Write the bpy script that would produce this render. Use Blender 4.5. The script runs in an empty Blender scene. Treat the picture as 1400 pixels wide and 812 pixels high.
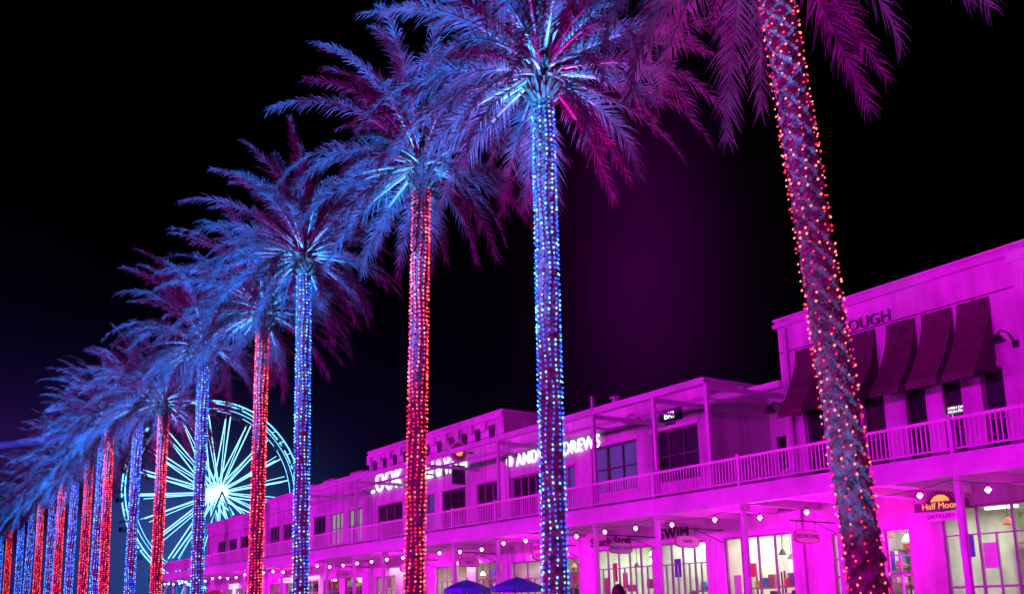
import bpy, bmesh, math, random
from mathutils import Vector, Matrix
R=random.Random(7)
S=bpy.context.scene
S.view_settings.view_transform='Standard'; S.view_settings.look='None'; S.view_settings.exposure=0
COL=S.collection

# ------------------------------------------------------------ materials
def newmat(name):
    m=bpy.data.materials.new(name); m.use_nodes=True
    n=m.node_tree.nodes; b=n['Principled BSDF']
    return m,n,m.node_tree.links,b
def pmat(name,col,rough=.7,var=.15,scale=3.0,bump=0.0,bscale=20.0,metal=0.0,spec=.5):
    m,n,l,b=newmat(name)
    b.inputs['Roughness'].default_value=rough; b.inputs['Metallic'].default_value=metal
    b.inputs['Specular IOR Level'].default_value=spec
    tc=n.new('ShaderNodeTexCoord'); nz=n.new('ShaderNodeTexNoise'); nz.inputs['Scale'].default_value=scale; nz.inputs['Detail'].default_value=6
    cr=n.new('ShaderNodeValToRGB')
    a=[max(0,c*(1-var)) for c in col]; c2=[min(1,c*(1+var)) for c in col]
    cr.color_ramp.elements[0].position=.3; cr.color_ramp.elements[0].color=(*a,1)
    cr.color_ramp.elements[1].position=.7; cr.color_ramp.elements[1].color=(*c2,1)
    l.new(tc.outputs['Object'],nz.inputs['Vector']); l.new(nz.outputs['Fac'],cr.inputs['Fac']); l.new(cr.outputs['Color'],b.inputs['Base Color'])
    if bump>0:
        n2=n.new('ShaderNodeTexNoise'); n2.inputs['Scale'].default_value=bscale; n2.inputs['Detail'].default_value=8
        bp=n.new('ShaderNodeBump'); bp.inputs['Strength'].default_value=bump; bp.inputs['Distance'].default_value=.02
        l.new(tc.outputs['Object'],n2.inputs['Vector']); l.new(n2.outputs['Fac'],bp.inputs['Height']); l.new(bp.outputs['Normal'],b.inputs['Normal'])
    return m
def emat(name,col,st,sample=False):
    m,n,l,b=newmat(name)
    b.inputs['Base Color'].default_value=(*[c*.5 for c in col],1)
    b.inputs['Emission Color'].default_value=(*col,1); b.inputs['Emission Strength'].default_value=st
    m.cycles.emission_sampling='AUTO' if sample else 'NONE'
    return m
def stucco():
    m,n,l,b=newmat('white_stucco')
    b.inputs['Roughness'].default_value=.9; b.inputs['Specular IOR Level'].default_value=.2
    tc=n.new('ShaderNodeTexCoord')
    n1=n.new('ShaderNodeTexNoise'); n1.inputs['Scale'].default_value=.6; n1.inputs['Detail'].default_value=7
    mp=n.new('ShaderNodeMapping'); mp.inputs['Scale'].default_value=(1,1.6,.18)
    n2=n.new('ShaderNodeTexNoise'); n2.inputs['Scale'].default_value=1.6; n2.inputs['Detail'].default_value=6
    l.new(tc.outputs['Object'],n1.inputs['Vector']); l.new(tc.outputs['Object'],mp.inputs['Vector']); l.new(mp.outputs['Vector'],n2.inputs['Vector'])
    mx=n.new('ShaderNodeMath'); mx.operation='MULTIPLY'; l.new(n1.outputs['Fac'],mx.inputs[0]); l.new(n2.outputs['Fac'],mx.inputs[1])
    cr=n.new('ShaderNodeValToRGB'); cr.color_ramp.elements[0].position=.1; cr.color_ramp.elements[0].color=(.38,.38,.38,1)
    cr.color_ramp.elements[1].position=.34; cr.color_ramp.elements[1].color=(.76,.75,.73,1)
    l.new(mx.outputs[0],cr.inputs['Fac']); l.new(cr.outputs['Color'],b.inputs['Base Color'])
    n3=n.new('ShaderNodeTexNoise'); n3.inputs['Scale'].default_value=35; n3.inputs['Detail'].default_value=6
    bp=n.new('ShaderNodeBump'); bp.inputs['Strength'].default_value=.35; bp.inputs['Distance'].default_value=.015
    l.new(tc.outputs['Object'],n3.inputs['Vector']); l.new(n3.outputs['Fac'],bp.inputs['Height']); l.new(bp.outputs['Normal'],b.inputs['Normal'])
    return m
M={}
M['stucco']=stucco()
M['trim']=pmat('white_trim_paint',(.66,.65,.64),.6,.08,2)
M['steel']=pmat('painted_steel',(.5,.5,.52),.45,.1,3)
M['darkglass']=pmat('dark_window_glass',(.03,.025,.04),.12,.5,1.2,0,20,0,.8)
M['frame']=pmat('window_frame_dark',(.06,.05,.06),.5)
M['wframe']=pmat('window_frame_grey',(.26,.25,.26),.5)
M['awning']=pmat('awning_canvas',(.09,.045,.055),.85,.25,6,.4,60)
M['slot']=pmat('joint_and_recess_shade',(.05,.03,.05),.8)
M['asphalt']=pmat('asphalt',(.05,.05,.052),.85,.25,4,.6,60)
M['pave']=pmat('pavement_pavers',(.18,.16,.15),.85,.15,1.5,.4,40)
M['paint']=pmat('road_paint',(.75,.75,.72),.7)
M['soil']=pmat('ground_grass',(.05,.06,.03),.95,.4,.4,.6,30)
M['leaf']=pmat('palm_leaf',(.08,.09,.08),.6,.65,4,0,20,0,.25)
M['stalk']=pmat('palm_stalk',(.36,.38,.30),.5,.3,6)
M['bark']=pmat('palm_bark',(.12,.09,.075),.9,.75,7,.9,18)
M['boot']=pmat('palm_boots',(.09,.07,.05),.9,.6,9,.8,20)
M['black']=pmat('black_metal',(.02,.02,.02),.4)
M['roof']=pmat('roof_membrane',(.25,.25,.25),.9)
M['room']=pmat('shop_interior_wall',(.62,.66,.55),.8,.25,1.4)
M['floor']=pmat('shop_floor',(.25,.2,.17),.5)
M['wood']=pmat('wooden_sign_board',(.38,.25,.15),.7,.3,5)
M['red']=emat('red_led',(1,.018,.035),2.0)
M['red_hi']=emat('red_led_bright',(1,.12,.09),3.8)
M['blue']=emat('blue_led',(.008,.095,1),2.6)
M['blue_hi']=emat('blue_led_bright',(.11,.40,1),3.6)
M['bulb']=emat('festoon_bulb',(1,.3,.8),14,False)
M['signw']=emat('lit_sign_letters',(.85,.93,1),1.7)
M['signdark']=pmat('dark_letters',(.03,.01,.04),.5)
M['wheel_led']=emat('wheel_led_strip',(.28,.72,1),2.0)
M['wheel_rim']=emat('wheel_rim_led',(.16,.55,1),2.4)
M['wheel_hub']=emat('wheel_hub_lights',(.6,.9,1),3)
M['wheel_steel']=pmat('wheel_steel',(.4,.42,.45),.4)
M['gondola']=pmat('gondola_body',(.08,.1,.16),.3)
M['umb']=pmat('umbrella_canvas_blue',(.03,.14,.40),.8)
M['umbo']=pmat('umbrella_canvas_orange',(.55,.2,.05),.8)
M['skin']=pmat('skin',(.45,.27,.2),.55,.06,8)
M['hair']=pmat('dark_hair',(.03,.018,.014),.5,.4,30,.5,80)
M['cloth']=pmat('dark_shirt',(.05,.05,.08),.85,.2,10,.3,60)
M['jeans']=pmat('jeans',(.05,.07,.13),.85,.2,10,.3,60)
M['shoe']=pmat('shoe_leather',(.03,.03,.03),.5)

# ------------------------------------------------------------ helpers
class MB:
    def __init__(s): s.v=[]; s.f=[]; s.mi=[]; s.mats=[]
    def m(s,k):
        if k not in s.mats: s.mats.append(k)
        return s.mats.index(k)
    def face(s,pts,k):
        i=len(s.v); s.v+= [tuple(p) for p in pts]; s.f.append(tuple(range(i,i+len(pts)))); s.mi.append(s.m(k))
    def box(s,x0,x1,y0,y1,z0,z1,k):
        i=len(s.v)
        s.v+=[(x0,y0,z0),(x1,y0,z0),(x1,y1,z0),(x0,y1,z0),(x0,y0,z1),(x1,y0,z1),(x1,y1,z1),(x0,y1,z1)]
        for q in ((0,3,2,1),(4,5,6,7),(0,1,5,4),(1,2,6,5),(2,3,7,6),(3,0,4,7)):
            s.f.append(tuple(i+j for j in q)); s.mi.append(s.m(k))
    def tube(s,a,b,r0,r1,n,k,cap=True):
        a=Vector(a);b=Vector(b);d=(b-a)
        if d.length<1e-6:return
        d.normalize(); u=d.orthogonal().normalized(); w=d.cross(u)
        i=len(s.v)
        for c,r in ((a,r0),(b,r1)):
            for j in range(n):
                t=2*math.pi*j/n; s.v.append(tuple(c+(u*math.cos(t)+w*math.sin(t))*r))
        for j in range(n):
            s.f.append((i+j,i+(j+1)%n,i+n+(j+1)%n,i+n+j)); s.mi.append(s.m(k))
        if cap:
            s.f.append(tuple(i+n-1-j for j in range(n))); s.mi.append(s.m(k))
            s.f.append(tuple(i+n+j for j in range(n))); s.mi.append(s.m(k))
    def octa(s,c,r,k):
        i=len(s.v);x,y,z=c
        s.v+=[(x+r,y,z),(x,y+r,z),(x-r,y,z),(x,y-r,z),(x,y,z+r),(x,y,z-r)]
        for q in ((0,1,4),(1,2,4),(2,3,4),(3,0,4),(1,0,5),(2,1,5),(3,2,5),(0,3,5)):
            s.f.append(tuple(i+j for j in q)); s.mi.append(s.m(k))
    def mesh(s,name,smooth=False):
        me=bpy.data.meshes.new(name); me.from_pydata(s.v,[],s.f)
        for k in s.mats: me.materials.append(M[k])
        me.polygons.foreach_set('material_index',s.mi)
        if smooth: me.polygons.foreach_set('use_smooth',[True]*len(s.f))
        me.update(); return me
    def obj(s,name,parent=None,smooth=False):
        return addobj(name,s.mesh(name,smooth),parent)
def addobj(name,data,parent=None,loc=(0,0,0)):
    o=bpy.data.objects.new(name,data); COL.objects.link(o); o.location=loc
    if parent: o.parent=parent
    return o
def empty(name,loc=(0,0,0)):
    return addobj(name,None,None,loc)
def text(name,s,loc,size,mat,parent=None,rot=(90,0,-90),ext=.02,ax='LEFT',sx=1.0,bold=0.0,sp=1.0):
    c=bpy.data.curves.new(name,'FONT'); c.body=s; c.size=size; c.extrude=ext; c.align_x=ax; c.align_y='CENTER'; c.offset=bold; c.space_character=sp
    c.materials.append(M[mat]); o=addobj(name,c,parent,loc); o.rotation_euler=[math.radians(q) for q in rot]; o.scale=(sx,1,1); return o

# ------------------------------------------------------------ camera
cam=bpy.data.cameras.new('camera'); co=addobj('camera',cam,None,(0,0,1.4)); S.camera=co
cam.sensor_width=36; cam.lens=1361/1400*36; cam.shift_x=.143; cam.shift_y=.1286; cam.clip_end=2000
co.rotation_euler=(math.radians(90+11),0,math.radians(-27.3))

# ------------------------------------------------------------ world
W=bpy.data.worlds.new('World'); S.world=W; W.use_nodes=True
n=W.node_tree.nodes; l=W.node_tree.links; n.clear()
out=n.new('ShaderNodeOutputWorld')
sky=n.new('ShaderNodeTexSky'); sky.sky_type='NISHITA'; sky.sun_disc=False; sky.sun_elevation=math.radians(2); sky.sun_rotation=math.radians(200)
bg0=n.new('ShaderNodeBackground'); bg0.inputs['Strength'].default_value=.0001; l.new(sky.outputs[0],bg0.inputs['Color'])
tc=n.new('ShaderNodeTexCoord'); sp=n.new('ShaderNodeSeparateXYZ'); l.new(tc.outputs['Generated'],sp.inputs[0])
def mth(op,a,b=None,c=None):
    q=n.new('ShaderNodeMath'); q.operation=op
    for i,v in enumerate((a,b,c)):
        if v is None: continue
        if isinstance(v,(int,float)): q.inputs[i].default_value=v
        else: l.new(v,q.inputs[i])
    return q.outputs[0]
az=mth('ARCTAN2',sp.outputs['X'],sp.outputs['Y'])
el=mth('ARCSINE',sp.outputs['Z'])
nz=n.new('ShaderNodeTexNoise'); nz.inputs['Scale'].default_value=3.2; nz.inputs['Detail'].default_value=4; l.new(tc.outputs['Generated'],nz.inputs['Vector'])
nf=n.new('ShaderNodeMapRange'); nf.inputs[1].default_value=.3; nf.inputs[2].default_value=.7; nf.inputs[3].default_value=.45; nf.inputs[4].default_value=1.3; l.new(nz.outputs['Fac'],nf.inputs[0])
def gauss(a0,e0,sa,se):
    da=mth('DIVIDE',mth('SUBTRACT',az,math.radians(a0)),math.radians(sa))
    de=mth('DIVIDE',mth('SUBTRACT',el,math.radians(e0)),math.radians(se))
    q=mth('ADD',mth('MULTIPLY',da,da),mth('MULTIPLY',de,de))
    return mth('MULTIPLY',mth('EXPONENT',mth('MULTIPLY',q,-1.0)),nf.outputs[0])
prev=bg0.outputs[0]
for (a0,e0,sa,se,c,st) in [(43.5,19,4.0,8,(.5,.0,.6),.055),(34,9,16,8,(.25,.01,.5),.008),(17,3,6,5,(.05,.28,1),.30),(4,5,12,5.5,(.25,.04,.85),.15),(0,8,30,9,(.08,.08,.8),.014)]:  # coloured glows painted into the sky for lit smoke and wheel haze
    bg=n.new('ShaderNodeBackground'); bg.inputs['Color'].default_value=(*c,1); l.new(mth('MULTIPLY',gauss(a0,e0,sa,se),st),bg.inputs['Strength'])
    ad=n.new('ShaderNodeAddShader'); l.new(prev,ad.inputs[0]); l.new(bg.outputs[0],ad.inputs[1]); prev=ad.outputs[0]
l.new(prev,out.inputs['Surface'])

# ------------------------------------------------------------ ground
g=MB(); g.box(-1500,1500,-1500,1500,-.5,0,'soil'); g.obj('ground')
g=MB(); g.box(-30,9,-100,600,-.3,.004,'asphalt'); g.obj('road')
g=MB()
for i in range(60): g.box(-6.1,-5.95,-60+i*9,-57+i*9,.0,.008,'paint')
g.box(5.0,5.12,-100,600,0,.008,'paint'); g.obj('road_markings')
g=MB(); g.box(9.15,22.1,-100,600,-.2,.15,'pave'); g.box(9,9.15,-100,600,-.2,.16,'trim'); g.obj('pavement')

# ------------------------------------------------------------ palms
H0=13.0
def trunk_mesh(name,r0,r1,seg=28,jag=.12,pp=.26,kk=7):
    m=MB(); N=300
    for i in range(N+1):
        z=H0*i/N; t=i/N; r=r0+(r1-r0)*t+.10*math.exp(-z/.5)
        for j in range(seg):
            th=2*math.pi*j/seg
            a=(z/pp+j/seg*kk)%1; b=(z/pp-j/seg*(kk-1)+.5)%1
            d=max(0,1-a)*.5+max(0,1-b)*.5
            rr=r*(1+jag*(d-.5)+R.uniform(-.035,.035))
            m.v.append((rr*math.cos(th),rr*math.sin(th),z))
    k=m.m('bark')
    for i in range(N):
        for j in range(seg):
            m.f.append((i*seg+j,i*seg+(j+1)%seg,(i+1)*seg+(j+1)%seg,(i+1)*seg+j)); m.mi.append(k)
    return m.mesh(name)
def bulb_mesh(name,col,r0,r1,per,pitch,rad,jit,hi=.35):
    m=MB(); nt=int((H0-.2)/pitch)
    for i in range(nt):
        for j in range(per):
            z=.2+(i+j/per)*pitch+R.uniform(-jit,jit); th=2*math.pi*j/per+R.uniform(-jit,jit)*2.2+ .12*math.sin(z*2.1+j)
            if R.random()<.06: continue
            r=(r0+(r1-r0)*z/H0)*1.06+.02
            m.octa((r*math.cos(th),r*math.sin(th),z),rad*R.uniform(.75,1.25),col+('_hi' if R.random()<hi else ''))
    return m.mesh(name)
def crown_mesh(name,seed,nf=74,L0=4.05):
    r=random.Random(seed); m=MB()
    for i in range(14):
        z0=-.85+i*.1; rr=.26+.15*math.sin(i/13*math.pi)
        for j in range(13):
            th=2*math.pi*(j+.5*(i%2))/13+r.uniform(-.1,.1)
            d=Vector((math.cos(th),math.sin(th),0)); p=d*rr*.7+Vector((0,0,z0))
            m.tube(p,p+d*r.uniform(.10,.28)+Vector((0,0,r.uniform(.05,.28))),.07,.02,4,'boot')
    m.tube((0,0,-1),(0,0,.7),.25,.2,12,'boot')
    for i in range(nf):
        t=i/(nf-1)
        el=math.radians(82-116*t**1.05+r.uniform(-8,8)); az=i*2.39996+r.uniform(-.25,.25)
        L=L0*r.uniform(.8,1.12)*(1 if t<.75 else .86)
        droop=math.radians(r.uniform(50,88))*(1 if el>0 else .75)
        ns=14; pts=[];dirs=[]
        rr=.12+.18*t
        p=Vector((math.cos(az)*rr,math.sin(az)*rr,.45-.75*t)); 
        side=Vector((-math.sin(az),math.cos(az),0)); curl=r.uniform(-.35,.35)
        for k in range(ns+1):
            s=k/ns; e=el-droop*s**1.5
            a2=az+curl*s*s
            d=Vector((math.cos(a2)*math.cos(e),math.sin(a2)*math.cos(e),math.sin(e)))
            pts.append(p.copy());dirs.append(d); p=p+d*(L/ns)
        for k in range(ns):
            s=k/ns; w0=.05*(1-s)**.8+.006; w1=.05*(1-(k+1)/ns)**.8+.006
            m.tube(pts[k],pts[k+1],w0*.75,w1*.75,4,'stalk' if s<.3 else 'leaf',False)
        nl=80
        twist=r.uniform(-.5,.5)
        for q in range(nl):
            s=.13+.87*q/(nl-1); f=s*ns; k=min(int(f),ns-1); fr=f-k
            P=pts[k].lerp(pts[k+1],fr); D=dirs[k].lerp(dirs[k+1],fr).normalized()
            sd=D.cross(Vector((0,0,1)));
            if sd.length<.05: sd=side.copy()
            sd.normalize(); up=sd.cross(D).normalized()
            prof=min(1,(s-.08)/.22)**.7*(1-.55*max(0,(s-.35)/.65)**1.6)
            for sg in (-1,1):
                ll=.60*prof*r.uniform(.75,1.15)
                an=math.radians(54-28*s+r.uniform(-10,10)); v=r.uniform(-.2,.8)+twist*sg
                dd=(D*math.cos(an)+(sd*sg*math.cos(v)+up*math.sin(v))*math.sin(an)).normalized()
                wv=D*.019
                mid=P+dd*ll*.55; tip=P+dd*ll+Vector((0,0,-ll*r.uniform(.12,.36)))
                i0=len(m.v)
                m.v+=[tuple(P-wv),tuple(P+wv),tuple(mid+wv*.9),tuple(mid-wv*.9),tuple(tip)]
                kk=m.m('leaf'); m.f+=[(i0,i0+1,i0+2,i0+3),(i0+3,i0+2,i0+4)]; m.mi+=[kk,kk]
    return m.mesh(name)
crowns=[crown_mesh('crown_a',1),crown_mesh('crown_b',2),crown_mesh('crown_c',3)]
tr=trunk_mesh('trunk',.245,.215); trbig=trunk_mesh('trunk_old',.235,.225,44,.5,.36,5)
bm={('red',0):bulb_mesh('red_lights','red',.245,.215,12,.115,.030,.022),
    ('blue',0):bulb_mesh('blue_lights','blue',.245,.215,12,.115,.030,.016),
    ('red',1):bulb_mesh('red_lights_near','red',.255,.243,11,.15,.021,.055,.45)}
P=[(9.33,13.2,'red'),(16.65,12.85,'blue'),(22.7,13.0,'red'),(29.7,13.0,'blue'),(33.9,12.25,'red'),(40.4,12.45,'blue'),(46.6,11.2,'red'),(52.,12.0,'blue'),(57.3,12.3,'red'),(60.4,11.9,'blue'),(63.8,11.6,'red'),(67.9,10.8,'blue'),(71.6,10.9,'red'),(75.6,11,'blue'),(80,10.4,'red'),(85,10.3,'blue'),(90,10.0,'blue'),(96,10.0,'red'),(102,9.8,'blue'),(109,9.7,'red'),(116,9.8,'blue'),(124,9.8,'red'),(133,9.8,'blue'),(143,9.8,'red')]
def light(name,kind,loc,target,energy,col,parent=None,**kw):
    d=bpy.data.lights.new(name,kind); d.energy=energy; d.color=col
    for k,v in kw.items(): setattr(d,k,v)
    o=addobj(name,d,None,loc); o.rotation_euler=(Vector(target)-Vector(loc)).to_track_quat('-Z','Y').to_euler()
    if parent:
        o.parent=parent; o.location=Vector(loc)-parent.location
    return o
fx=MB()
fx.box(-.14,.14,-.14,.14,0,.03,'black'); fx.tube((0,0,.03),(0,0,.16),.02,.02,8,'black'); fx.tube((0,0,.16),(0,0,.30),.10,.13,16,'black'); fxm=fx.mesh('floodlight_housing')
for i,(y,h,c) in enumerate(P):
    near=i==0
    e=empty('palm_tree',(13+R.uniform(-.08,.08),y,.1))
    addobj('trunk',trbig if near else tr,e); addobj('string_lights',bm[(c,1 if near else 0)],e)
    s=h/H0; cr_=addobj('crown',crowns[i%3],e,(0,0,H0+.75/s)); cr_.rotation_euler=(0,0,R.uniform(0,6.28)); k=R.uniform(.94,1.06)
    if near:k=1.2
    cr_.scale=(k,k,k/s)
    e.scale=(1,1,s)
    top={0:(0,.9)}.get(i,(R.uniform(-.15,.15),R.uniform(-.3,.3)))
    if i==1: top=(0,-.2)
    if i==2: top=(0,-.7)
    e.rotation_euler=(-math.atan2(top[1],h),math.atan2(top[0],h),0)
    if i<12 or i%2==0:
        f=empty('floodlight',(9.7,y-1.0,.15)); addobj('housing',fxm,f)
        light('lamp','SPOT',(9.7,y-1.0,.47),(11.8,y,h+2.0),20000 if near else 72000,(.003,.17,1),f,spot_size=math.radians(36),spot_blend=.8,shadow_soft_size=.1)
        if i<9: light('crown_fill_spot','SPOT',(9.7,y-1.0,.49),(13+top[0],y+top[1],h+1.3),9000 if near else 42000,(.03,.42,1),f,spot_size=math.radians(13),spot_blend=1,shadow_soft_size=.08)  # extra spot added to brighten the crown centre
        if near: light('trunk_fill_spot','SPOT',(9.7,y-1.0,.51),(13,y+.2,5.5),2600,(.01,.3,1),f,spot_size=math.radians(50),spot_blend=.9,shadow_soft_size=.05)  # extra spot added to tint the nearest bark blue

# ------------------------------------------------------------ added magenta floods: unseen poles wash the facade, unseen bars fill walls and crowns
for q in range(7):
    y=-2+q*11.5; f=empty('added_flood_pole',(-6,y,0)); hb=MB()  # unseen pole, added so magenta light clears the balcony
    hb.tube((0,0,0),(0,0,6.3),.10,.07,12,'black'); hb.tube((0,0,0),(0,0,.3),.2,.16,12,'black'); hb.box(-.08,.02,-.55,.55,6.25,6.85,'black'); hb.obj('pole_and_head',f)
    light('lamp','AREA',(-5.95,y,6.55),(22,y+3,6.5),2350*R.uniform(.8,1.25),(.95,.0,1),f,shape='RECTANGLE',size=1.0,size_y=.5)
for q in range(9):
    y=3+q*7.8; e=270*R.uniform(.7,1.35)
    f=empty('added_flood_bar',(15.2,y,.3)); hb=MB(); hb.box(-.1,.1,-1.2,1.2,-.15,-.02,'black'); hb.obj('housing',f)  # added bar, kept short to break the wall wash into pools
    light('lamp','AREA',(15.2,y,.3),(22,y,10),e,(1,.0,1),f,shape='RECTANGLE',size=.2,size_y=2.4)
for y0,y1,e in [(0,30,5200),(30,70,5200),(70,140,5500)]:
    f=empty('added_flood_bar',(17.4,(y0+y1)/2,.3)); hb=MB(); hb.box(-.1,.1,-(y1-y0)/2,(y1-y0)/2,-.15,-.02,'black'); hb.obj('housing',f)  # added fill strip, lights the crowns from the building side
    o=light('lamp','AREA',(17.4,(y0+y1)/2,.3),(13.6,(y0+y1)/2,15),e,(1,.0,.62),f,shape='RECTANGLE',size=.2,size_y=y1-y0)
    o.data.spread=math.radians(55)

# ------------------------------------------------------------ buildings
XF=22.0
def wall(m,x,y0,y1,z0,z1,ops,depth=.16,k='stucco'):
    ys=sorted({y0,y1,*[o[0] for o in ops],*[o[1] for o in ops]}); zs=sorted({z0,z1,*[o[2] for o in ops],*[o[3] for o in ops]})
    for a,b in zip(ys,ys[1:]):
        for c,d in zip(zs,zs[1:]):
            cy=(a+b)/2;cz=(c+d)/2
            if any(o[0]<cy<o[1] and o[2]<cz<o[3] for o in ops): continue
            m.face([(x,b,c),(x,a,c),(x,a,d),(x,b,d)],k)
    for a,b,c,d in [o[:4] for o in ops]:
        m.face([(x,a,c),(x,b,c),(x+depth,b,c),(x+depth,a,c)],k); m.face([(x,b,d),(x,a,d),(x+depth,a,d),(x+depth,b,d)],k)
        m.face([(x,a,d),(x,a,c),(x+depth,a,c),(x+depth,a,d)],k); m.face([(x,b,c),(x,b,d),(x+depth,b,d),(x+depth,b,c)],k)
def winframe(m,x,o,cols,rows,k='frame',t=.05):
    a,b,c,d=o[:4]
    for i in range(cols+1):
        y=a+(b-a-t)*i/cols; m.box(x,x+.05,y,y+t,c,d,k)
    for i in range(rows+1):
        z=c+(d-c-t)*i/rows; m.box(x-.003,x+.047,a,b,z,z+t,k)
def room(parent,y0,y1,dep,col,en,kind):
    m=MB(); x0=XF+.2;x1=XF+dep; z0=.2;z1=4.05
    m.face([(x1,y0,z0),(x1,y1,z0),(x1,y1,z1),(x1,y0,z1)],'room')
    m.face([(x0,y0,z0),(x1,y0,z0),(x1,y0,z1),(x0,y0,z1)],'room'); m.face([(x0,y1,z0),(x1,y1,z0),(x1,y1,z1),(x0,y1,z1)],'room')
    m.face([(x0,y0,z1),(x1,y0,z1),(x1,y1,z1),(x0,y1,z1)],'room'); m.face([(x0,y0,z0),(x1,y0,z0),(x1,y1,z0),(x0,y1,z0)],'floor')
    def goods(xs,xe,ya,yb,z):
        m.box(xs,xe,ya,yb,z,z+.035,'wood'); y=ya+.03
        while y<yb-.3:
            w=R.uniform(.06,.26); h=R.uniform(.08,.36)
            if R.random()<.85: m.box(xs+.03,xs+.25,y,y+w,z+.035,z+.035+h,R.choice(['g1','g2','g3','g4','g5','trim','frame','g6','g6']))
            y+=w+R.uniform(.01,.1)
    for sh in range(7): goods(x1-.5,x1-.02,y0+.15,y1-.15,.5+sh*.46)
    y=y0+.2
    while y<y1-.9:
        w=R.uniform(.6,1.1)
        if R.random()<.8:
            x=XF+R.uniform(.5,1.3); top=R.randint(4,6)
            for sh in range(top): goods(x,x+.3,y,y+w,.5+sh*.46)
            m.box(x+.3,x+.33,y,y+.04,.2,.5+top*.46,'frame'); m.box(x+.3,x+.33,y+w-.04,y+w,.2,.5+top*.46,'frame')
        y+=w+R.uniform(.1,.5)
    y=y0+.4
    while y<y1-.3:
        x=XF+R.uniform(.5,dep-1); L=R.uniform(.25,.8)
        m.tube((x,y,z1),(x,y,z1-L),.01,.01,4,'black'); m.tube((x,y,z1-L),(x,y,z1-L-.16),.03,.12,10,R.choice(['lampw','frame','g1','wood']))
        y+=R.uniform(.4,.8)
    y=y0+.2
    while y<y1-.4:
        if R.random()<.5:
            w=R.uniform(.15,.5); z=R.uniform(2.3,3.5); x=XF+.24; m.box(x,x+.01,y,y+w,z-R.uniform(.2,.6),z,R.choice(['g1','g2','g3','g5','g6','trim','wood']))
        y+=R.uniform(.4,.9)
    for q in range(int((y1-y0)/1.1)+1):
        yy=y0+.3+q*1.1
        if yy+.7<y1: m.box(XF+dep*.45,XF+dep*.45+.12,yy,yy+.7,z1-.06,z1-.01,'lampw')
    m.obj('shop_interior',parent)
    light('ceiling_lamp','AREA',(XF+dep*.55,(y0+y1)/2,3.95),(XF+dep*.65,(y0+y1)/2,0),en*.27,col,parent,shape='RECTANGLE',size=dep*.6,size_y=(y1-y0)*.85)
M['g1']=pmat('goods_red',(.5,.06,.05),.5); M['g2']=pmat('goods_teal',(.05,.35,.4),.5); M['g3']=pmat('goods_yellow',(.6,.45,.08),.5); M['g4']=pmat('goods_green',(.1,.3,.08),.5); M['g5']=pmat('goods_blue',(.06,.12,.4),.5); M['g6']=pmat('goods_cardboard',(.3,.22,.14),.7)
M['lampw']=emat('shop_lamp',(1,.95,.8),3)

def building(y0,y1,top,upper,ground,rooms=(),cap=.25,depth=12):
    e=empty('shop_building',(0,0,0)); m=MB()
    wall(m,XF,y0,y1,.1,top-cap,[o[:4] for o in upper+ground])
    m.box(XF-.14,XF+.35,y0-.06,y1+.06,top-cap,top-cap+.1,'trim'); m.box(XF-.07,XF+.33,y0-.03,y1+.03,top-cap+.1,top-.06,'stucco'); m.box(XF-.12,XF+.36,y0-.05,y1+.05,top-.06,top,'trim')
    m.box(XF-.05,XF-.001,y0,y1,4.62,4.8,'trim')
    m.box(XF-.012,XF-.0015,max(y0,-4),y1,top-.95,top-.925,'slot')
    yy=y0+1.3
    while yy<y1: m.box(XF-.010,XF-.0012,yy,yy+.018,4.8,top-.95,'slot'); yy+=3.1
    m.box(XF-.10,XF-.002,y1-.32,y1-.22,.2,top-cap-.05,'steel')
    for q in range(3):
        yy=R.uniform(y0+.5,y1-.8); m.box(XF-.05,XF-.002,yy,yy+.22,top-.75,top-.6,'steel')
    m.face([(XF,y0,.1),(XF+depth,y0,.1),(XF+depth,y0,top-cap),(XF,y0,top-cap)],'stucco')
    m.face([(XF,y1,.1),(XF+depth,y1,.1),(XF+depth,y1,top-cap),(XF,y1,top-cap)],'stucco')
    m.face([(XF+depth,y0,.1),(XF+depth,y1,.1),(XF+depth,y1,top-cap),(XF+depth,y0,top-cap)],'stucco')
    m.face([(XF,y0,top-.7),(XF+depth,y0,top-.7),(XF+depth,y1,top-.7),(XF,y1,top-.7)],'roof')
    m.box(XF+.35,XF+depth,y0-.05,y0+.2,top-cap,top,'trim'); m.box(XF+.35,XF+depth,y1-.2,y1+.05,top-cap,top,'trim')
    m.obj('walls',e)
    w=MB()
    for o in upper:
        w.box(XF+.13,XF+.2,o[0],o[1],o[2],o[3],o[6] if len(o)>6 else 'darkglass'); winframe(w,XF+.07,o,o[4],o[5],'wframe' if R.random()<.6 else 'frame')
        w.box(XF-.06,XF-.002,o[0]-.08,o[1]+.08,o[2]-.09,o[2]-.01,'trim'); w.box(XF-.05,XF-.002,o[0]-.08,o[1]+.08,o[3]+.01,o[3]+.12,'trim')
    for o in ground: winframe(w,XF+.05,o,o[4],o[5],'wframe'); winframe(w,XF+.04,(o[0],o[1],o[2],o[3]-.62),o[4]*2,1,'wframe',.03)
    w.obj('windows',e)
    for rm in rooms: room(e,*rm)
    return e
M['dimglass']=emat('dim_lit_window',(.35,.5,.35),.5)
M['tealglass']=emat('dim_teal_window',(.12,.25,.45),.10)
G=(.86,1,.80); Wm=(1,.8,.55)
A=building(-4,18.1,9.5,[(16.9,17.5,4.7,6.9,1,2),(15.2,15.8,4.7,6.9,1,2),(14.15,14.65,4.7,6.9,1,2),(13.3,13.75,4.7,6.8,1,2),(12.35,12.85,4.7,6.9,1,2),(8,9,4.7,6.9,1,2)],
  [(14.9,15.55,.4,3.6,1,3),(16.3,17.0,.4,3.6,1,3),(11.0,14.1,.4,3.95,4,2),(6,10.4,.4,3.9,4,2)],
  [(10.8,14.3,3.4,G,330,0),(14.5,17.3,3.,(.8,.95,1),170,0)])
m=MB()
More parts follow.
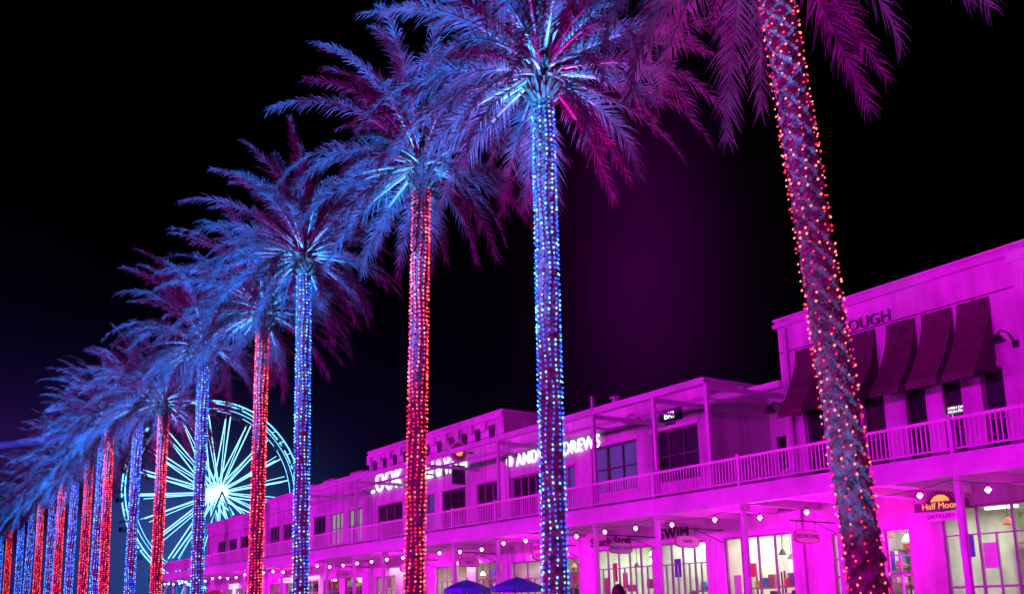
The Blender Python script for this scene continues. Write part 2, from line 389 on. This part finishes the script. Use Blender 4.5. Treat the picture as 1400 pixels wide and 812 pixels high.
for yc in (17.2,15.6,14.55,13.65,12.8):
    w=.36; N=7
    pr=[(XF-.04-.85*(t/N)**1.7,8.5-1.75*(t/N)) for t in range(N+1)]
    for (xa,za),(xb,zb) in zip(pr,pr[1:]):
        m.face([(xa,yc-w,za),(xb,yc-w,zb),(xb,yc+w,zb),(xa,yc+w,za)],'awning')
    for sd in (-w,w):
        for (xa,za),(xb,zb) in zip(pr,pr[1:]): m.face([(XF-.02,yc+sd,za),(xa,yc+sd,za),(xb,yc+sd,zb),(XF-.02,yc+sd,zb)],'awning')
    m.box(pr[-1][0]-.01,pr[-1][0]+.01,yc-w,yc+w,pr[-1][1]-.16,pr[-1][1],'awning')
m.obj('awnings',A)
m=MB(); m.box(XF-.3,XF-.013,11.45,11.75,.2,9.2,'stucco'); m.box(XF-.36,XF-.014,11.35,11.8,9.0,9.24,'trim'); m.obj('pilaster',A)
text('sign_letters','BOROUGH',(XF-.03,16.75,8.72),.40,'signdark',A); text('sign_letters','ARCHITECTURE',(XF-.03,17.15,8.36),.28,'signdark',A,sx=.95)
text('door_sign','OPEN DAILY\nMON-FRI\n9-5',(XF+.04,13.68,6.1),.085,'signw',A,ext=.003)
e=empty('link_building'); m=MB()
ops=[(18.3,20.6,5.9,6.9)]
wall(m,24.6,18.1,20.8,.1,8.2,ops); m.box(24.75,24.8,18.3,20.6,5.9,6.9,'darkglass'); winframe(m,24.66,ops[0],5,1)
m.box(24.5,24.9,18.1,20.8,8.2,8.35,'trim'); m.face([(24.6,18.1,8.0),(34,18.1,8.0),(34,20.8,8.0),(24.6,20.8,8.0)],'roof')
m.box(21.9,22.05,18.1,20.8,7.62,7.82,'trim')
wall(m,22,18.1,20.8,.1,4.3,[(18.2,20.5,.4,3.75)]); winframe(m,22.05,(18.2,20.5,.4,3.75),4,2,'wframe'); m.obj('walls',e)
room(e,18.15,20.7,3.4,(1,.93,.75),330,0)
B=building(20.8,30.95,8.5,[(21.2,23.1,5.6,7.2,3,2),(23.8,26.0,5.6,7.15,3,2,'tealglass'),(26.9,28.2,5.2,6.75,3,2,'tealglass'),(28.7,30.6,5.2,6.75,4,2)],
  [(21.2,23.1,.4,3.75,4,2),(23.4,26.0,.4,3.75,5,2),(26.9,28.4,.4,3.6,2,2),(29,30.7,.4,3.6,2,2)],
  [(20.9,23.2,3.2,G,260,0),(23.3,26.3,3.2,G,330,0),(26.5,30.8,3.,(1,.7,.75),300,0)])
m=MB(); m.box(XF-.03,XF-.014,21.75,22.7,7.42,7.82,'signdark'); m.obj('sign_panel',B); text('sign_letters','BKI',(XF-.04,22.5,7.62),.3,'signw',B,ext=.004)
text('sign_letters','HANDMADE',(XF-.03,22.7,7.35),.12,'signdark',B)
text('sign_letters','ANDY ANDREWS',(XF-.05,30.2,7.35),.64,'signw',B,sx=.90,sp=1.06)
m=MB(); m.tube((XF-.06,30.65,7.4),(XF-.04,30.65,7.4),.2,.2,16,'signw'); m.obj('sign_disc',B)
C=building(31.0,42.2,9.5,[(31.4,33.0,5.2,6.8,3,2),(33.8,35.6,5.2,6.8,3,2),(36.2,38.2,5.2,6.8,3,2,'tealglass'),(39,41.4,5.2,6.8,3,2)],
  [(31.4,33.2,.4,3.7,2,2),(33.8,36.2,.4,3.7,3,2),(37,39,.4,3.5,2,2),(39.7,41.6,.4,3.5,2,2)],
  [(31.2,36.4,3,Wm,560,0),(36.7,41.9,3,(1,.75,.7),400,0)],cap=.3)
m=MB()
for i in range(11):
    y=31.55+i*.98; m.face([(XF-.016,y+.5,9.0),(XF-.016,y,9.0),(XF-.016,y+.10,8.45),(XF-.016,y+.40,8.45)],'slot')  # slots are flat faces; their recess shade is in the dark colour
    m.box(XF-.12,XF-.018,y+.56,y+.92,8.85,9.19,'trim')
m.box(XF-.09,XF-.017,31,42.2,8.32,8.40,'trim'); m.obj('parapet_corbels',C)
text('sign_letters','LOOK',(XF-.06,42.1,7.85),1.3,'signw',C,sx=.84,sp=1.08); text('sign_letters','Dental & Vision',(XF-.06,38.1,7.80),1.0,'signw',C,sx=.64,sp=1.1)
D=building(42.25,55.4,8.6,[(43+i*2.1,44.5+i*2.1,5.3,6.9,3,2,'dimglass' if i in(0,1,3) else 'darkglass') for i in range(6)],[(43+i*2.5,44.9+i*2.5,.4,3.6,2,2) for i in range(5)],[(42.6,55,3,(1,.75,.9),620,0)])
E=building(55.5,66.4,8.1,[(56.2+i*2.2,57.7+i*2.2,5.3,6.7,2,2) for i in range(4)],[(56.2+i*2.5,58.1+i*2.5,.4,3.5,2,2) for i in range(4)],[(55.8,66,3,(.7,.9,1),500,0)])
m=MB()
for y,z in ((44.2,8.6),(47.5,8.6),(50,8.6),(58,8.1),(62,8.1)): m.box(XF+.6,XF+2,y,y+1.3,z-.7,z+.35,'steel')
m.box(XF+1,XF+1.1,27,27.1,7.8,9.3,'steel'); m.tube((XF+1,25.8,8.3),(XF+1,25.8,8.95),.12,.12,10,'steel'); m.tube((XF+1,25.8,8.95),(XF+1,25.8,9.02),.2,.2,10,'steel'); m.obj('rooftop_units',D)

# ------------------------------------------------------------ balcony
e=empty('balcony_walkway'); m=MB(); XB=19.0
m.box(XB,XF-.001,-4,66.4,4.42,4.58,'trim'); m.box(XB-.04,XB+.12,-4,66.4,4.2,4.64,'steel')
y=-3.9
while y<66.4: m.box(XB+.12,XF-.01,y,y+.12,4.22,4.42,'trim'); y+=1.32
m.obj('deck',e); m=MB()
m.box(XB,XB+.06,-4,66.4,5.30,5.36,'trim'); m.box(XB+.01,XB+.05,-4,66.4,4.72,4.76,'steel')
y=-4
while y<66.4:
    m.box(XB+.018,XB+.042,y,y+.022,4.76,5.30,'trim'); y+=.10
m.obj('railing',e); m=MB()
cy=[9.1,11.8,14.5,17.1,20.0,22.5,25,27.4,30.1,32.8,35.4,38,40.7,43.3,46,48.6,51.3,54,56.6,59.2,61.8,64.4,66.2,6.5,3.9,1.2]
for y in cy:
    m.box(XB+.02,XB+.13,y-.055,y+.055,.15,4.2,'steel'); m.box(XB-.03,XB+.18,y-.1,y+.1,.15,.3,'steel')
    m.box(XB-.01,XB+.07,y-.04,y+.04,4.6,5.42,'steel')
    m.box(XB-.01,XB+.3,y-.03,y+.03,4.02,4.2,'steel')
up=[18.1,20.0,22.5,27.4,32.8,38,43.3]
for y in up:
    m.box(XB+.13,XB+.22,y-.045,y+.045,4.6,7.3,'steel'); m.box(XB+.13,XF,y-.05,y+.05,7.3,7.42,'steel')
    m.box(XB+.22,XB+.9,y-.02,y+.02,7.0,7.06,'steel')
m.box(XB+.1,XB+.24,18.1,43.3,7.42,7.58,'steel'); m.box(XB+1.5,XB+1.58,18.1,43.3,7.42,7.5,'steel')
m.obj('columns_and_pergola',e)
e=empty('festoon_lights'); m=MB(); k=MB()
for a,b in zip(sorted(cy),sorted(cy)[1:]):
    L=b-a; prev=None; sag=R.uniform(.10,.26)
    for q in range(9):
        t=q/8; p=Vector((XB-.12,a+L*t,4.12-sag*4*t*(1-t)))
        if prev: m.tube(prev,p,.008,.008,4,'black',False)
        if q in (2,6):
            m.tube(p,p-Vector((0,0,.07)),.018,.018,6,'black'); c=p-Vector((0,0,.12)); k.octa(c,.07,'bulb')
        prev=p
m.obj('cable',e); k.obj('bulbs',e)
for i in range(6):
    y=9+i*9; light('festoon_glow','POINT',(XB+1.4,y,3.9),(0,0,0),90,(1,.0,.85),e,shadow_soft_size=.15)

def wall_lamp(y,z):
    e=empty('wall_lamp',(XF,y,z)); m=MB(); pts=[Vector((0,0,0)),Vector((-.25,0,.22)),Vector((-.5,0,.24)),Vector((-.66,0,.1))]
    m.box(-.03,-.002,-.06,.06,-.08,.08,'black')
    for a,b in zip(pts,pts[1:]): m.tube(a,b,.02,.02,6,'black')
    m.tube((-.66,0,.12),(-.66,0,-.04),.05,.17,14,'black'); m.obj('lamp_body',e)
wall_lamp(12.0,7.3); wall_lamp(18.0,6.9); wall_lamp(23.45,7.6); wall_lamp(37.2,7.0)

def hang_sign(y,z,txt,w=.9,h=.34,x=20.6):
    e=empty('hanging_sign',(x,y,z)); m=MB(); N=24; f=[];b=[]
    for i in range(N):
        t=2*math.pi*i/N; c,s=math.cos(t),math.sin(t)
        pw=.6; px=w/2*math.copysign(abs(c)**pw,c); pz=h/2*math.copysign(abs(s)**pw,s)
        f.append((px,-.025,pz)); b.append((px,.025,pz))
    m.face(f,'wood'); m.face(b[::-1],'wood')
    f2=[(p[0]*.92,-.028,p[2]*.86) for p in f]; m.face(f2,'trim')
    for i in range(N): m.face([f[i],b[i],b[(i+1)%N],f[(i+1)%N]],'wood')
    m.tube((-w*.35,0,h*.45),(-w*.35,0,h*.5+.2),.008,.008,4,'black'); m.tube((w*.35,0,h*.45),(w*.35,0,h*.5+.2),.008,.008,4,'black')
    m.tube((-w*.6,0,h*.5+.2),(XF-x,0,h*.5+.2),.018,.018,6,'black'); m.tube((w*.3,0,h*.5+.2),(XF-x,0,h*.5-.15),.012,.012,6,'black')
    m.obj('board',e); text('letters',txt,(0,-.033,0),h*.40,'signdark',e,rot=(90,0,0),ext=.003,ax='CENTER')
hang_sign(16.6,3.45,'RESTROOMS'); hang_sign(20.5,3.6,'SWIM'); hang_sign(23.2,3.6,'SNACK STOP'); hang_sign(27.0,3.6,'FUEL & SIP'); hang_sign(31.5,3.6,'GIFTS'); hang_sign(36,3.6,'CAFE'); hang_sign(42,3.6,'SHOP'); hang_sign(49,3.6,'TOYS')
e=empty('shop_fascia_sign'); text('letters','SWIM',(XF-.03,23.0,4.02),.46,'signdark',e,sp=1.1)
e=empty('shop_fascia_sign'); text('letters','Snack Stop',(XF-.03,26.2,3.98),.42,'signdark',e,sp=1.05)
M['orange']=emat('sign_orange',(1,.35,.05),1.3)
e=empty('distillery_sign',(XF-.25,13.9,3.98)); m=MB()
pts=[]
for i in range(33):
    t=math.pi*i/32; r=.42 if i%2==0 else .30; pts.append((0,math.cos(t)*r,math.sin(t)*r))
m.face([(-.01,p[1],p[2]) for p in pts],'black'); inner=[(-.02,math.cos(math.pi*i/16)*.25,math.sin(math.pi*i/16)*.25) for i in range(17)]; m.face(inner,'orange')
m.box(-.03,.02,-.62,.62,-.10,.1,'signdark'); m.box(-.03,.02,-.4,.4,-.34,-.14,'trim'); m.box(.02,.25,-.03,.03,-.1,0,'black'); m.obj('board',e)
text('letters','Half Moon',(-.04,0,-.005),.20,'orange',e,ax='CENTER',ext=.004); text('letters','DISTILLERY',(-.04,0,-.24),.13,'signdark',e,ax='CENTER',ext=.004)
e=empty('round_shop_sign',(XF-.7,33.2,8.1)); m=MB(); m.tube((0,-.05,0),(0,.05,0),.42,.42,24,'trim'); m.tube((0,-.07,0),(0,-.052,0),.34,.34,24,'wood'); m.tube((0,-.08,.0),(0,-.071,.0),.18,.18,16,'orange'); m.tube((.4,0,0),(.7,0,0),.03,.03,6,'black')
m.box(-.3,.3,-.03,.03,-1.3,-.55,'signdark'); m.box(-.02,.02,-.02,.02,-.6,-.4,'black'); m.obj('board',e)

def umbrella(x,y,z,r,k):
    e=empty('patio_umbrella',(x,y,0)); m=MB(); N=8
    ring=[Vector((r*math.cos(2*math.pi*i/N),r*math.sin(2*math.pi*i/N),z-.38*r)) for i in range(N)]
    mid=[Vector((.5*r*math.cos(2*math.pi*i/N),.5*r*math.sin(2*math.pi*i/N),z-.15*r)) for i in range(N)]
    for i in range(N):
        j=(i+1)%N; m.face([mid[i],mid[j],(0,0,z)],k); m.face([ring[i],ring[j],mid[j],mid[i]],k)
        m.face([ring[i],ring[j],ring[j]-Vector((0,0,.14)),ring[i]-Vector((0,0,.14))],k)
        m.tube((0,0,z-.5*r),ring[i]*.97+Vector((0,0,-.01)),.012,.012,4,'steel')
    m.tube((0,0,.15),(0,0,z+.08),.025,.02,8,'steel'); m.tube((0,0,.15),(0,0,.22),.28,.26,16,'black'); m.obj('umbrella',e)
umbrella(17.5,24.2,2.72,.76,'umb'); umbrella(17.5,26.9,2.74,.76,'umb'); umbrella(17.5,51.4,3.1,1.1,'umbo')

# ------------------------------------------------------------ ferris wheel
e=empty('ferris_wheel',(44.6,132,19)); ax=math.radians(-3)
RW=13.0; m=MB()
def wp(r,t,d):
    return Vector((r*math.cos(t),-d,r*math.sin(t)))
NS=21; hw=.75
for sd in (-hw,hw):
    for rr,kk,tr_ in ((RW,'wheel_rim',.10),(RW-1.1,'wheel_rim',.05)):
        for i in range(96):
            m.tube(wp(rr,2*math.pi*i/96,sd),wp(rr,2*math.pi*(i+1)/96,sd),tr_,tr_,5,kk,False)
    for i in range(NS):
        t=2*math.pi*i/NS
        m.tube(wp(.9,t,sd*2.0),wp(RW-2.0,t,sd*1.2),.085,.085,5,'wheel_led',False)
        m.tube(wp(RW-2.0,t,sd*1.2),wp(RW-1.1,t,sd),.06,.06,5,'wheel_steel',False)
        if sd>0: m.tube(wp(.9,t+.12,sd*2.0),wp(RW-2.4,t+.06,sd*1.2),.05,.05,5,'wheel_led',False)
    for i in range(48):
        a=2*math.pi*i/48; b=2*math.pi*(i+1)/48
        m.tube(wp(RW,a,sd),wp(RW-1.1,b if i%2 else a,sd),.03,.03,4,'wheel_steel',False)
for i in range(NS*2):
    a=2*math.pi*i/NS/2; m.tube(wp(RW,a,-hw),wp(RW,a,hw),.05,.05,4,'wheel_rim',False)
m.tube((0,-2.2,0),(0,2.2,0),.6,.6,20,'wheel_hub'); m.tube((0,2.2,0),(0,2.25,0),.95,.95,24,'wheel_hub'); m.tube((0,-2.25,0),(0,-2.2,0),.95,.95,24,'wheel_hub')
w=m.obj('wheel',e); w.rotation_euler=(0,math.radians(4),0)
g=MB()
for i in range(NS):
    t=2*math.pi*(i+.5)/NS; c=wp(RW+.15,t,0)
    g.tube(c+Vector((0,-.9,0)),c+Vector((0,.9,0)),.05,.05,5,'wheel_steel')
    b=c-Vector((0,0,1.35)); g.box(b.x-.65,b.x+.65,b.y-.6,b.y+.6,b.z-.65,b.z-.1,'gondola'); g.box(b.x-.7,b.x+.7,b.y-.65,b.y+.65,b.z+.62,b.z+.75,'gondola')
    for sx in(-.6,.56):
        for sy in (-.55,.51): g.box(b.x+sx,b.x+sx+.04,b.y+sy,b.y+sy+.04,b.z-.1,b.z+.62,'wheel_steel')
    g.tube(b+Vector((0,0,.75)),c,.06,.06,5,'wheel_steel')
g.obj('gondolas',e); s_=MB()
for sy in (-2.9,2.9):
    for sx in (-8,8): s_.tube((sx,sy*1.4,-18.9),(0,sy*.85,0),.25,.14,10,'wheel_steel')
    s_.tube((-4,sy*1.1,-9.5),(4,sy*1.1,-9.5),.1,.1,8,'wheel_steel')
s_.box(-9,9,-5,5,-19,-18.2,'wheel_steel'); s_.obj('support_frame',e)
light('wheel_floodlight','AREA',(44,124,3),(44.6,132,19),5000,(.05,.35,1),e,size=4)
e.rotation_euler=(0,0,-ax)

# ------------------------------------------------------------ unseen searchlight without a lamp; its beam is an added glowing volume
src=Vector((-1.8,47.7,7.8)); tgt=Vector((12.0,45.0,10.3)); L=(tgt-src).length
e=empty('searchlight',tuple(src)); m=MB(); dr=(tgt-src).normalized()
m.tube((0,0,-7.8),(0,0,-.3),.12,.08,10,'wheel_steel'); m.tube(-dr*.5,dr*.05,.18,.24,16,'black'); m.obj('mast_and_lamp',e)
mt=bpy.data.materials.new('beam_glow'); mt.use_nodes=True; nn=mt.node_tree.nodes; ll=mt.node_tree.links; nn.clear(); oo=nn.new('ShaderNodeOutputMaterial'); ee=nn.new('ShaderNodeEmission'); ee.inputs['Color'].default_value=(.05,.07,1,1)
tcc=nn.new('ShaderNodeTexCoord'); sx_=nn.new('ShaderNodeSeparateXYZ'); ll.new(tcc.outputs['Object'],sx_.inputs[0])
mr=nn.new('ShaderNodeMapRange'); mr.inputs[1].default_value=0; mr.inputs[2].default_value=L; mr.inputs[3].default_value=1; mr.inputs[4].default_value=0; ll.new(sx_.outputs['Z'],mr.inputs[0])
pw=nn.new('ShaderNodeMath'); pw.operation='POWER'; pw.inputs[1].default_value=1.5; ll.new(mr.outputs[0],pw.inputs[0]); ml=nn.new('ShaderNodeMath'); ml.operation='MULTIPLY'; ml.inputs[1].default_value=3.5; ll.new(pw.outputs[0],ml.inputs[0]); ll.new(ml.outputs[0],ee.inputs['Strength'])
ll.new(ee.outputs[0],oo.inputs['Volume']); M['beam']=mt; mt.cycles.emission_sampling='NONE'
m=MB(); m.tube((0,0,.06),(0,0,L),.10,.22,24,'beam'); bo=m.obj('glowing_beam_volume',e); bo.rotation_euler=dr.to_track_quat('Z','Y').to_euler()

# ------------------------------------------------------------ person
def person(x,y,ang):
    e=empty('person',(x,y,.15)); e.rotation_euler=(0,0,ang)
    def skinv(name,vs,es,rs,mat):
        bmx=bmesh.new(); 
        me=bpy.data.meshes.new(name); me.from_pydata(vs,es,[]); bmx.from_mesh(me); ly=bmx.verts.layers.skin.verify()
        bmx.verts.ensure_lookup_table()
        for i,r in enumerate(rs):
            bmx.verts[i][ly].radius=r if isinstance(r,tuple) else (r,r); bmx.verts[i][ly].use_root=(i==0)
        bmx.to_mesh(me); bmx.free(); o=addobj(name,me,e)
        sm=o.modifiers.new('skin','SKIN'); sm.use_smooth_shade=True
        ss=o.modifiers.new('sub','SUBSURF'); ss.levels=2; ss.render_levels=2; me.materials.append(M[mat]); return o
    skinv('shirt',[(0,0,.95),(0,0,1.15),(0,0,1.35),(0,0,1.45),(.18,0,1.42),(.24,.02,1.15),(-.18,0,1.42),(-.24,-.02,1.15)],[(0,1),(1,2),(2,3),(3,4),(4,5),(3,6),(6,7)],[(.16,.11),(.15,.11),(.17,.11),(.1,.08),.065,.055,.065,.055],'cloth')
    skinv('trousers',[(0,0,.95),(.09,0,.88),(.1,-.05,.5),(.1,.05,.1),(-.09,0,.88),(-.1,.08,.5),(-.1,.18,.12)],[(0,1),(1,2),(2,3),(0,4),(4,5),(5,6)],[(.15,.1),.09,.062,.045,.09,.062,.045],'jeans')
    skinv('left_arm',[(.24,.02,1.17),(.26,-.04,.9),(.26,-.06,.84),(.26,-.09,.78)],[(0,1),(1,2),(2,3)],[.042,.028,.035,.03],'skin'); skinv('right_arm',[(-.24,-.02,1.17),(-.26,-.1,.92),(-.26,-.13,.86),(-.26,-.16,.8)],[(0,1),(1,2),(2,3)],[.042,.028,.035,.03],'skin')
    for sx,yy in((.26,-.09),(-.26,-.16)):
        for q in range(4): skinv('finger',[(sx+0,yy+.03-.02*q,.78),(sx-.005,yy+.03-.02*q-.005,.74),(sx-.02,yy+.02-.02*q,.71-.005*(q%2))],[(0,1),(1,2)],[.009,.008,.007],'skin')
        skinv('thumb',[(sx,yy-.02,.82),(sx-.02,yy-.055,.79),(sx-.025,yy-.06,.76)],[(0,1),(1,2)],[.011,.009,.008],'skin')
    for sx,yy in ((.1,.05),(-.1,.18)): skinv('shoe',[(sx,yy+.05,.05),(sx,yy-.08,.045),(sx,yy-.2,.04)],[(0,1),(1,2)],[.05,.05,.04],'shoe')
    bmx=bmesh.new(); bmesh.ops.create_icosphere(bmx,subdivisions=4,radius=1)
    for v in bmx.verts:
        p=v.co; X,Y,Z=p.x*.076,p.y*.095,p.z*.118
        if Z<0: X*=1+Z*2.6; Y*=1+ (Z*1.2 if p.y<0 else Z*2)
        if p.y<-.8 and abs(p.x)<.22 and -.35<p.z<.1: Y-=.022*(1-abs(p.x)/.22)*(1-abs(p.z+.2)/.3 if abs(p.z+.2)<.3 else 0)
        for ex in (-.4,.4):
            d=math.hypot(p.x-ex,(p.z-.05)*1.3)
            if p.y<0 and d<.2: Y+=.012*(1-d/.2)
        v.co=(X,Y,Z+1.63)
    me=bpy.data.meshes.new('head'); bmx.to_mesh(me); bmx.free(); me.materials.append(M['skin']); me.polygons.foreach_set('use_smooth',[True]*len(me.polygons)); addobj('head',me,e)
    m=MB(); m.tube((0,.01,1.42),(0,.0,1.56),.055,.05,14,'skin')
    for sx in(-1,1):
        m.octa((sx*.03,-.083,1.635),.010,'trim'); m.octa((sx*.03,-.090,1.635),.005,'black'); m.tube((sx*.072,.0,1.60),(sx*.082,.012,1.66),.012,.018,8,'skin')
    m.tube((-.022,-.088,1.565),(.022,-.088,1.565),.006,.006,6,'g1'); m.obj('neck_and_face',e)
    bmx=bmesh.new(); bmesh.ops.create_icosphere(bmx,subdivisions=4,radius=1)
    for v in bmx.verts:
        p=v.co; k=1+.04*math.sin(p.x*23)*math.sin(p.z*17)
        v.co=(p.x*.09*k,p.y*.105*k+.012,p.z*.13*k+1.65)
        if p.y<-.2 and p.z<.55: v.co.y=max(v.co.y,-.02)
        if p.z<-.2: v.co.z-=.08*(-p.z)
    me=bpy.data.meshes.new('hair'); bmx.to_mesh(me); bmx.free(); me.materials.append(M['hair']); me.polygons.foreach_set('use_smooth',[True]*len(me.polygons)); addobj('hair',me,e)
person(9.6,10.9,math.radians(150))
